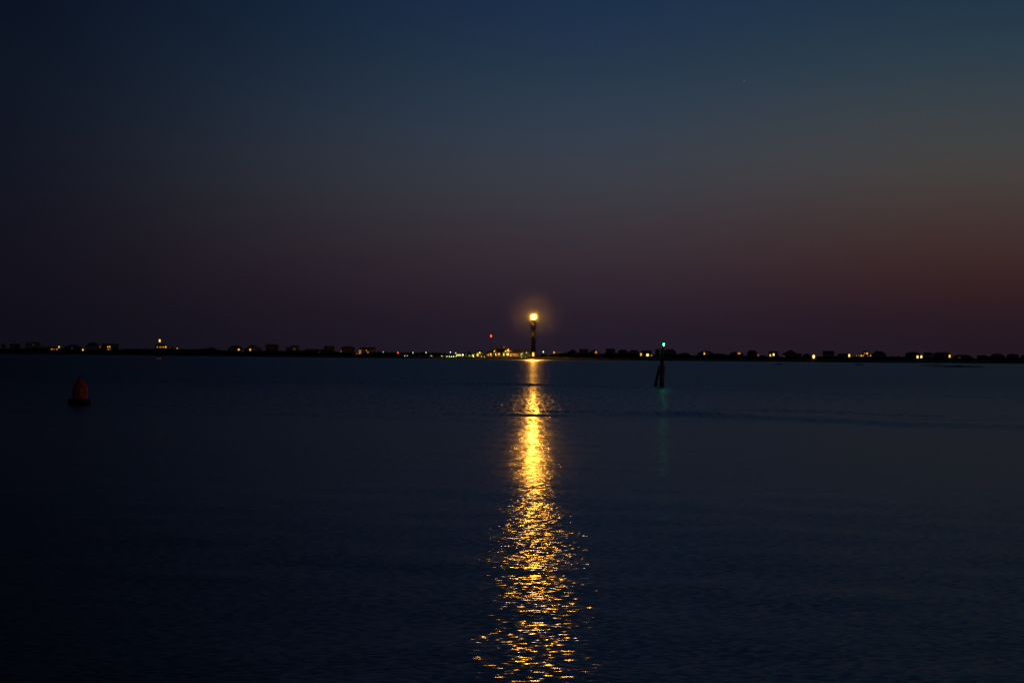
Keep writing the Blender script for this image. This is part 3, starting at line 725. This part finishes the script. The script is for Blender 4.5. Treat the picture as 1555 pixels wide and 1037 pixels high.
# orange porch
porch = MB().box(cx_(773.8), cx_(787.2), -4.4, 4.0, cz_(780, 536.7), cz_(780, 536.2)).build('porch_roof', M_TRIM, club)
for k in range(5):
    x = cx_(774.4 + k * 3.05); MB().box(x - 0.15, x + 0.15, -4.2, -3.9, -0.8, cz_(780, 536.7)).build('porch_post', M_TRIM, club)
MB().box(cx_(774.4), cx_(786.8), -4.25, -4.05, cz_(780, 542.2), cz_(780, 541.2)).build('porch_rail', M_TRIM, club)
pane(club, 780.0, 537.6, 12.0, 0.9, -4.4, P_OR, 'glowing_fascia'); pane(club, 781.5, 540.2, 9.0, 1.2, 4.0, P_OR); pane(club, 775.4, 540.6, 2.2, 2.8, -2.0, glow('pane_orange_bright', (1.0, 0.42, 0.06), 1.6), 'lit_doorway')  # fascia and long strip emit orange in place of lamplight on the porch
for x in (777, 783.5): bulb(club, cx_(x), -1.0, cz_(x, 537.6), 0.22, B_O, 'porch_lamp')
bulb(gw, cx_(771.3), -1.6, cz_(771.3, 531.6), 0.22, B_O)
bulb(g2, cx_(752.6), -2.6, cz_(752.6, 538.0), 0.16, B_O); bulb(g3, cx_(750.6), 1.0, cz_(750.6, 532.6), 0.13, B_O)
bulb(g5, cx_(799.4), -1.2, cz_(799.4, 535.6), 0.20, B_W); bulb(g4, cx_(792.8), -2.2, cz_(792.8, 537.0), 0.13, B_W)
# bushes lit by the lamp post right of the lighthouse
for bx, by, bw, lab in ((821.8, 538.2, 4.0, 'lit green bush left of the lamp post beside the lighthouse'), (825.6, 537.0, 4.6, 'tallest lit green bush under the lamp post beside the lighthouse'), (829.6, 538.6, 4.2, 'lit green bush right of the lamp post beside the lighthouse')):
    q = on_land(bx, 30); dd = dist(q); H = at(bx, by, dd).z - q.z; t = thing('bush', q, 0, lab, 'bush', 'lit bushes beside the lighthouse')
    st = MB()
    for k in range(5):
        a = k * 1.257; st.tube((0, 0, -0.2), (math.cos(a) * 0.8, math.sin(a) * 0.8, H * 0.7), 0.07, 0.03, 5)
    st.build('stem', M_BARK, t)
    v, f = [], []; rx = bw / F * dd / 2
    for k in range(5):
        a = k * 2.4; leaf_cloud((rx * 0.5 * math.cos(a), rx * 0.5 * math.sin(a), H * 0.52), rx * 0.7, rx * 0.7, H * 0.46, 90, 0.4, v, f)
    cloud_object('foliage', v, f, M_BUSH, t)

# ------------------------------------------------------------------ the lighthouse
LHX = 809.8
g = on_land(LHX, 46); dL = dist(g); mL = dL / F
LZ0 = at(LHX + 0.6, 481.3, dL).z - g.z            # focal height above the foot
lh = thing('lighthouse', g, azim(LHX), 'tall plain round lighthouse tower with its brilliant yellow lamp lit', 'lighthouse')
RT = 3.55 * mL
H = LZ0 - 4.0
MB().lathe([(RT * 1.03, -0.8), (RT * 1.02, H * 0.30), (RT, H * 0.335)], 40).build('lower_shaft', mat('grey_concrete', (0.12, 0.11, 0.10), 0.9, (0.5, 0.2)), lh, True)
MB().lathe([(RT * 0.998, H * 0.335), (RT * 0.995, H * 0.71)], 40).build('middle_shaft', mat('weathered_painted_concrete', (0.10, 0.092, 0.08), 0.85, (0.5, 0.15)), lh, True)
MB().lathe([(RT * 0.993, H * 0.71), (RT * 0.99, H)], 40).build('upper_shaft', mat('black_painted_concrete', (0.06, 0.055, 0.05), 0.85, (0.5, 0.2)), lh, True)
MB().lathe([(RT * 0.99, H), (RT * 1.18, H + 0.35), (RT * 1.20, H + 0.6), (RT * 0.5, H + 0.62)], 40).build('gallery_deck', M_DARKMETAL, lh)
rail = MB()
for k in range(20):
    a = k * math.pi / 10; rail.tube((RT * 1.0 * math.cos(a), RT * 1.0 * math.sin(a), H + 0.6), (RT * 1.0 * math.cos(a), RT * 1.0 * math.sin(a), H + 1.5), 0.03, n=5)
    b2 = a + math.pi / 10
    for zz in (1.05, 1.5): rail.tube((RT * 1.0 * math.cos(a), RT * 1.0 * math.sin(a), H + zz), (RT * 1.0 * math.cos(b2), RT * 1.0 * math.sin(b2), H + zz), 0.03, n=5)
rail.build('railing', M_DARKMETAL, lh)
MB().lathe([(0.9, H + 0.62), (0.9, LZ0 - 2.9), (0.5, LZ0 - 2.85)], 24).build('lamp_pedestal', M_DARKMETAL, lh)
mull = MB()
for k in range(8):
    a = k * math.pi / 4 + 0.39; mull.tube((3.35 * math.cos(a), 3.35 * math.sin(a), H + 0.62), (3.35 * math.cos(a), 3.35 * math.sin(a), LZ0 + 2.2), 0.04, n=5).tube((3.35 * math.cos(a), 3.35 * math.sin(a), LZ0 + 2.2), (1.5 * math.cos(a), 1.5 * math.sin(a), LZ0 + 3.3), 0.04, n=5)
mull.build('lantern_frame', M_DARKMETAL, lh)
gm = bpy.data.materials.new('lantern_glass'); gm.use_nodes = True
t_ = gm.node_tree; t_.nodes.clear()
tr = N(t_, 'ShaderNodeBsdfTransparent'); tr.inputs[0].default_value = (0.96, 0.97, 0.96, 1); gl = N(t_, 'ShaderNodeBsdfGlossy'); gl.inputs['Roughness'].default_value = 0.05
mx = N(t_, 'ShaderNodeMixShader'); mx.inputs[0].default_value = 0.05; om = N(t_, 'ShaderNodeOutputMaterial')
t_.links.new(tr.outputs[0], mx.inputs[1]); t_.links.new(gl.outputs[0], mx.inputs[2]); t_.links.new(mx.outputs[0], om.inputs[0])
pan = MB()
for k in range(8):
    a = k * math.pi / 4 + 0.39; c = a + math.pi / 4
    p, q = (3.32 * math.cos(a), 3.32 * math.sin(a)), (3.32 * math.cos(c), 3.32 * math.sin(c))
    pan.add([(p[0], p[1], H + 0.64), (q[0], q[1], H + 0.64), (q[0], q[1], LZ0 + 2.2), (p[0], p[1], LZ0 + 2.2),
             (q[0] * 0.45, q[1] * 0.45, LZ0 + 3.28), (p[0] * 0.45, p[1] * 0.45, LZ0 + 3.28)], [(0, 1, 2, 3), (3, 2, 4, 5)])
pan.build('lantern_glass', gm, lh)
MB().lathe([(1.6, LZ0 + 3.25), (1.5, LZ0 + 3.4), (0.9, LZ0 + 3.75), (0.2, LZ0 + 3.95), (0.15, LZ0 + 4.4)], 24).build('lantern_roof', M_DARKMETAL, lh, True)
LAMP_RGB = (1.0, 0.41, 0.04)
LENS_R, LENS_L = 3.0, 45.0
GLOW_W = 1.3e7
MB().ball((0, 0, LZ0), LENS_R, LENS_R, 24, 14).build('lamp', glow('lighthouse_lamp', LAMP_RGB, LENS_L), lh, True)
# the lamp's light in all directions
pl = bpy.data.lights.new('lamp_light', 'POINT'); pl.energy = GLOW_W; pl.color = LAMP_RGB; pl.shadow_soft_size = LENS_R * 1.02
po = bpy.data.objects.new('lamp_light', pl); COL.objects.link(po); po.parent = lh; po.location = (0, 0, LZ0)
# the directional beam of its searchlight optic, out over the water
BEAM_W = 1.6e6
sp = bpy.data.lights.new('beam', 'SPOT'); sp.energy = BEAM_W; sp.color = LAMP_RGB
sp.spot_size = R(22); sp.spot_blend = 0.7; sp.shadow_soft_size = 0.9
so = bpy.data.objects.new('beam', sp); COL.objects.link(so); so.parent = lh
so.location = (0, -4.1, LZ0)
dv = Vector((0, -1, -0.03)).normalized()
so.rotation_euler = dv.to_track_quat('-Z', 'Y').to_euler()
# lit doorway porch at the foot, facing the water
hut = MB().box(-2.2, 2.2, -RT - 3.2, -RT * 0.9, -0.8, 5.0).build('entrance_porch', M_CREAM, lh)
MB().add([(-2.6, -RT - 3.6, 5.0), (2.6, -RT - 3.6, 5.0), (2.6, -RT * 0.8, 5.0), (-2.6, -RT * 0.8, 5.0), (0, -RT - 3.6, 6.3), (0, -RT * 0.8, 6.3)],
         [(3, 2, 1, 0), (0, 1, 4), (1, 2, 5, 4), (2, 3, 5), (3, 0, 4, 5)]).build('porch_roof', ROOFS[0], hut)
MB().box(-1.1, 0.9, -RT - 3.3, -RT - 3.15, 0.0, 4.2).build('lit_doorway', glow('doorway_orange', (1.0, 0.45, 0.06), 2.4), hut)
for zz in (0.25, 0.5, 0.66, 0.85):
    MB().box(-0.35, 0.35, -RT - 0.08, -RT + 0.3, H * zz, H * zz + 1.2).build('window', M_GLASS, lh)

# added mist ball round the lamp, scattering its light to imitate bloom
lamp_p = g + Vector((0, 0, LZ0))
HALO_R, HALO_K = 56.0, 11.0
halo = MB().ball((0, 0, 0), HALO_R, HALO_R, 32, 18)
halo = halo.build('lamp_halo', bpy.data.materials.new('halo_volume'), None, True)
halo.location = lamp_p; tag(halo, kind='stuff')
mm = halo.data.materials[0]; mm.use_nodes = True; t_ = mm.node_tree; t_.nodes.clear()
tcn = N(t_, 'ShaderNodeTexCoord'); ln = N(t_, 'ShaderNodeVectorMath', operation='LENGTH'); t_.links.new(tcn.outputs['Object'], ln.inputs[0])
inv = math_n(t_, 'DIVIDE', HALO_K, math_n(t_, 'POWER', math_n(t_, 'MAXIMUM', ln.outputs['Value'], 2.8), 2.9))
fall = maprange(t_, ln.outputs['Value'], HALO_R, HALO_R * 0.02)
den = math_n(t_, 'MULTIPLY', inv, fall)
vs_ = N(t_, 'ShaderNodeVolumeScatter'); vs_.inputs['Color'].default_value = (1, 1, 1, 1); t_.links.new(den, vs_.inputs['Density'])
om = N(t_, 'ShaderNodeOutputMaterial'); t_.links.new(vs_.outputs[0], om.inputs['Volume'])

# ------------------------------------------------------------------ piled light tower in the water at left
p = on_water(241.8, 544.4); d = dist(p); m = d / F
tw = thing('light_tower', p, azim(241.8), 'slender light on a three legged pile platform standing in the water at left', 'light tower')
Hp = at(241.8, 530.5, d).z; Hl = at(242.2, 517.4, d).z
for lx, tx, ly in ((236.9, 239.6, 0.5), (241.6, 241.8, -1.2), (246.8, 244.0, 0.8)):
    MB().tube(((lx - 241.8) * m, ly, -1.5), ((tx - 241.8) * m, ly * 0.5, Hp), 0.36, 0.28, 10).build('pile', M_BARK, tw)
MB().box(-1.9, 1.9, -1.6, 1.6, Hp - 0.1, Hp + 0.25).build('platform', M_BARK, tw)
MB().tube((-1.6, 0, Hp * 0.2), (1.6, 0, Hp * 0.85), 0.1, n=6).tube((1.8, 0.1, Hp * 0.2), (-1.4, 0.1, Hp * 0.85), 0.1, n=6).build('brace', M_BARK, tw)
MB().tube((0, 0, Hp), (0.15, 0, Hl - 0.9), 0.16, 0.12, 8).build('mast', M_DARKMETAL, tw)
MB().ball((0.18, 0, Hl), 0.6, 1.05).build('lamp', glow('tower_lamp', (1.0, 0.62, 0.08), 1.5), tw, True)
MB().tube((0.16, 0, Hl - 1.05), (0.17, 0, Hl - 0.85), 0.4, 0.4, 10).build('lamp_base', M_DARKMETAL, tw)
MB().box(-2.0, 1.4, -2.1, -1.5, 0.05, 0.55).build('red_glow_strip', glow('dim_red_strip', (1.0, 0.30, 0.16), 0.05), tw)  # added glowing strip in place of the dim red glow at the foot

# ------------------------------------------------------------------ green channel marker on wooden piles
p = on_water(1004.4, 587.8); d = dist(p); m = d / F
mk = thing('channel_marker', p, azim(1004.4), 'leaning wooden pile marker with green board and lit green lamp, rising from the water', 'channel marker')
wood = mat('weathered_pile_wood', (0.22, 0.14, 0.085), 0.85, (3.0, 0.4)); wetw = mat('wet_weedy_wood', (0.025, 0.024, 0.018), 0.5, (5.0, 0.4))
def mz(py): return at(1004.4, py, d).z
def mxp(px): return (px - 1004.4) * m
def pile(xb, xt, zt, yb, yt, r0, r1, wet):
    a = Vector((mxp(xb), yb, 0)); b = Vector((mxp(xt), yt, zt)); k = wet / zt
    lo = a + (b - a) * (-1.5 / zt); mid = a + (b - a) * k
    prof = MB(); n = 6
    pts = [mid.lerp(b, i / n) for i in range(n + 1)]
    for i in range(n):
        ra = r0 + (r1 - r0) * i / n; rb = r0 + (r1 - r0) * (i + 1) / n
        prof.tube(pts[i], pts[i + 1], ra * (1 + 0.04 * math.sin(i * 2.1)), rb * (1 + 0.04 * math.sin((i + 1) * 2.1)), 14)
    o = prof.build('pile', wood, mk)
    MB().tube(lo, mid, r0 * 1.05, r0 * 1.04, 14).build('wet_foot', wetw, o)
pile(1004.3, 1005.6, mz(529), 0.0, 0.0, 3.05 * m, 2.7 * m, 0.55)
pile(1006.4, 1008.0, mz(555.5), 0.38, 0.30, 1.9 * m, 1.7 * m, 0.55)
pile(994.8, 1002.0, mz(555.2), -0.15, -0.28, 2.5 * m, 2.2 * m, 0.50)
MB().tube((mxp(1005.0), 0, mz(563)), (mxp(1005.1), 0, mz(560)), 4.4 * m, 4.4 * m, 14).build('binding_cable', M_DARKMETAL, mk)
bz0, bz1 = mz(543.6), mz(530.0); bc = (bz0 + bz1) / 2; bh = (bz1 - bz0) / 2
board = thing('dayboard', (0, 0, 0), 0, None, None); board.parent = mk
board.location = (mxp(998.2), -0.05, bc); board.rotation_euler = (0, 0, R(-58))
bpy.data.objects.remove(board)
ob = MB().box(-bh, bh, -0.02, 0.02, -bh, bh).build('dayboard', mat('green_dayboard', (0.02, 0.48, 0.14), 0.5, (3, 0.2)), mk)
ob.location = (mxp(998.3), -0.12, bc); ob.rotation_euler = (0, 0, R(-60))
br = MB(); w_ = 0.09
br.box(-bh, bh, -0.026, -0.021, bh - w_, bh).box(-bh, bh, -0.026, -0.021, -bh, -bh + w_).box(-bh, -bh + w_, -0.026, -0.021, -bh + w_, bh - w_).box(bh - w_, bh, -0.026, -0.021, -bh + w_, bh - w_)
br.build('reflective_border', mat('bright_green_reflective', (0.06, 0.85, 0.30), 0.4), ob)
MB().box(-0.12, 0.12, -0.027, -0.021, bh * 0.55, bh * 0.80).build('orange_patch', mat('orange_reflective', (0.85, 0.30, 0.06), 0.4), ob)
MB().box(mxp(998), mxp(1004.5), -0.04, 0.06, bc + bh * 0.4, bc + bh * 0.55).box(mxp(998), mxp(1004.5), -0.04, 0.06, bc - bh * 0.55, bc - bh * 0.4).build('board_bracket', M_DARKMETAL, mk)
MB().box(mxp(1001.6), mxp(1009.4), -0.35, 0.35, mz(546.6), mz(544.4)).box(mxp(1006.5), mxp(1009.2), -0.2, 0.2, mz(544.4), mz(541.0)).build('battery_shelf', M_DARKMETAL, mk)
MB().tube((mxp(1005.6), 0, mz(529.2)), (mxp(1006.9), 0, mz(527.4)), 0.15, 0.12, 10).tube((mxp(1006.9), 0, mz(527.5)), (mxp(1007.3), 0, mz(526.0)), 0.10, 0.10, 10).build('lamp_stand', M_DARKMETAL, mk)
GREEN_L = 20.0
MB().ball((mxp(1007.4), 0, mz(523.0)), 0.95 * m, 2.2 * m, 16, 10).build('green_lamp', glow('green_light', (0.06, 1.0, 0.30), GREEN_L), mk, True)
MB().tube((mxp(1007.4), 0, mz(520.3)), (mxp(1007.4), 0, mz(519.6)), 0.10, 0.06, 10).build('lamp_cap', M_DARKMETAL, mk)

# ------------------------------------------------------------------ red buoy number 2
p = on_water(121, 614.4); d = dist(p); m = d / F
by = thing('buoy', p, azim(121), 'red steel buoy with yellow number 2 on a dark float collar', 'buoy')
by.rotation_euler.y = R(0.8)
red = mat('red_buoy_paint', (0.85, 0.020, 0.014), 0.45, (2.0, 0.35)); dark = mat('black_fouled_rubber', (0.014, 0.012, 0.012), 0.6, (4.0, 0.4))
def bz(py): return (614.4 - py) * m
MB().lathe([(8 * m, -0.5), (13 * m, -0.25), (17.0 * m, bz(613.6)), (17.2 * m, bz(612.6)), (17.2 * m, bz(606.6)), (16.6 * m, bz(605.5)), (11 * m, bz(605.4))], 40).build('float_collar', dark, by, True)
MB().lathe([(11.1 * m, bz(605.5)), (11.1 * m, bz(588.6)), (10.8 * m, bz(587.6)), (4.6 * m, bz(577.6)), (3.6 * m, bz(576.8)), (1.6 * m, bz(576.4))], 40).build('body', red, by, False)
fin = MB()
for k in range(2):
    a = k * 1.9 - 0.25; c, s_ = math.cos(a), math.sin(a)
    prof = [(2 * m, bz(577.6)), (4.4 * m, bz(577.4)), (6.2 * m, bz(580.6)), (8.4 * m, bz(581.4)), (8.6 * m, bz(585.0)), (10.6 * m, bz(588.2)), (3 * m, bz(588.2))]
    n = len(prof); th_ = 0.014; vs = []
    for sg in (-1, 1):
        for r_, z_ in prof: vs.append((r_ * c - sg * th_ * s_, r_ * s_ + sg * th_ * c, z_))
    fin.add(vs, [tuple(range(n - 1, -1, -1)), tuple(range(n, 2 * n))] + [(i, (i + 1) % n, n + (i + 1) % n, n + i) for i in range(n)])
fin.build('radar_reflector', red, by)
ring = MB()
pts = [Vector((2.0 * m * math.cos(a), 0, bz(574.6) + 2.6 * m * math.sin(a))) for a in [i * math.pi / 8 for i in range(17)]]
for i in range(16): ring.tube(pts[i], pts[i + 1], 0.55 * m, n=8)
ring.build('lifting_ring', dark, by, True)
# the figure 2, cut from flat sheet and wrapped on the hull
def figure_two():
    path = []
    for i in range(13):
        a = R(160) - R(205) * i / 12; path.append((1.55 * math.cos(a), 2.6 + 1.65 * math.sin(a)))
    path += [(0.3, 0.2), (-0.9, -1.4), (-1.7, -3.2), (-1.7, -3.85), (1.95, -3.85)]
    return path
pt = figure_two(); fb = MB(); hw = 0.62; Rr = 11.1 * m + 0.012
zc = bz(595.4); x_off = 1.6
L_, R_ = [], []
for i, (x, z) in enumerate(pt):
    a = pt[max(i - 1, 0)]; b_ = pt[min(i + 1, len(pt) - 1)]
    tx, tz = b_[0] - a[0], b_[1] - a[1]; l_ = math.hypot(tx, tz); nx, nz = -tz / l_, tx / l_
    L_.append((x + nx * hw, z + nz * hw)); R_.append((x - nx * hw, z - nz * hw))
def wrap(x, z, extra=0.0):
    a = (x + x_off) * 1.18 * m / Rr; return ((Rr + extra) * math.sin(a), -(Rr + extra) * math.cos(a), zc + z * 1.18 * m)
vs = []; fs = []
for (l, r_) in zip(L_, R_): vs += [wrap(*l), wrap(*r_)]
for i in range(len(pt) - 1): fs.append((2 * i, 2 * i + 1, 2 * i + 3, 2 * i + 2))
ylw = mat('yellow_reflective_figure', (0.90, 0.42, 0.04), 0.5)
fig = MB().add(vs, fs).build('number_two', ylw, by)
sol = fig.modifiers.new('thickness', 'SOLIDIFY'); sol.thickness = 0.008
lugp = MB(); lugp.tube((0.9 * m, -9.3 * m, bz(585.6)), (0.9 * m, -10.4 * m, bz(585.4)), 1.1 * m, 1.1 * m, 12); lugp.build('reflector_plate', mat('orange_reflector', (0.5, 0.14, 0.04), 0.4), by)
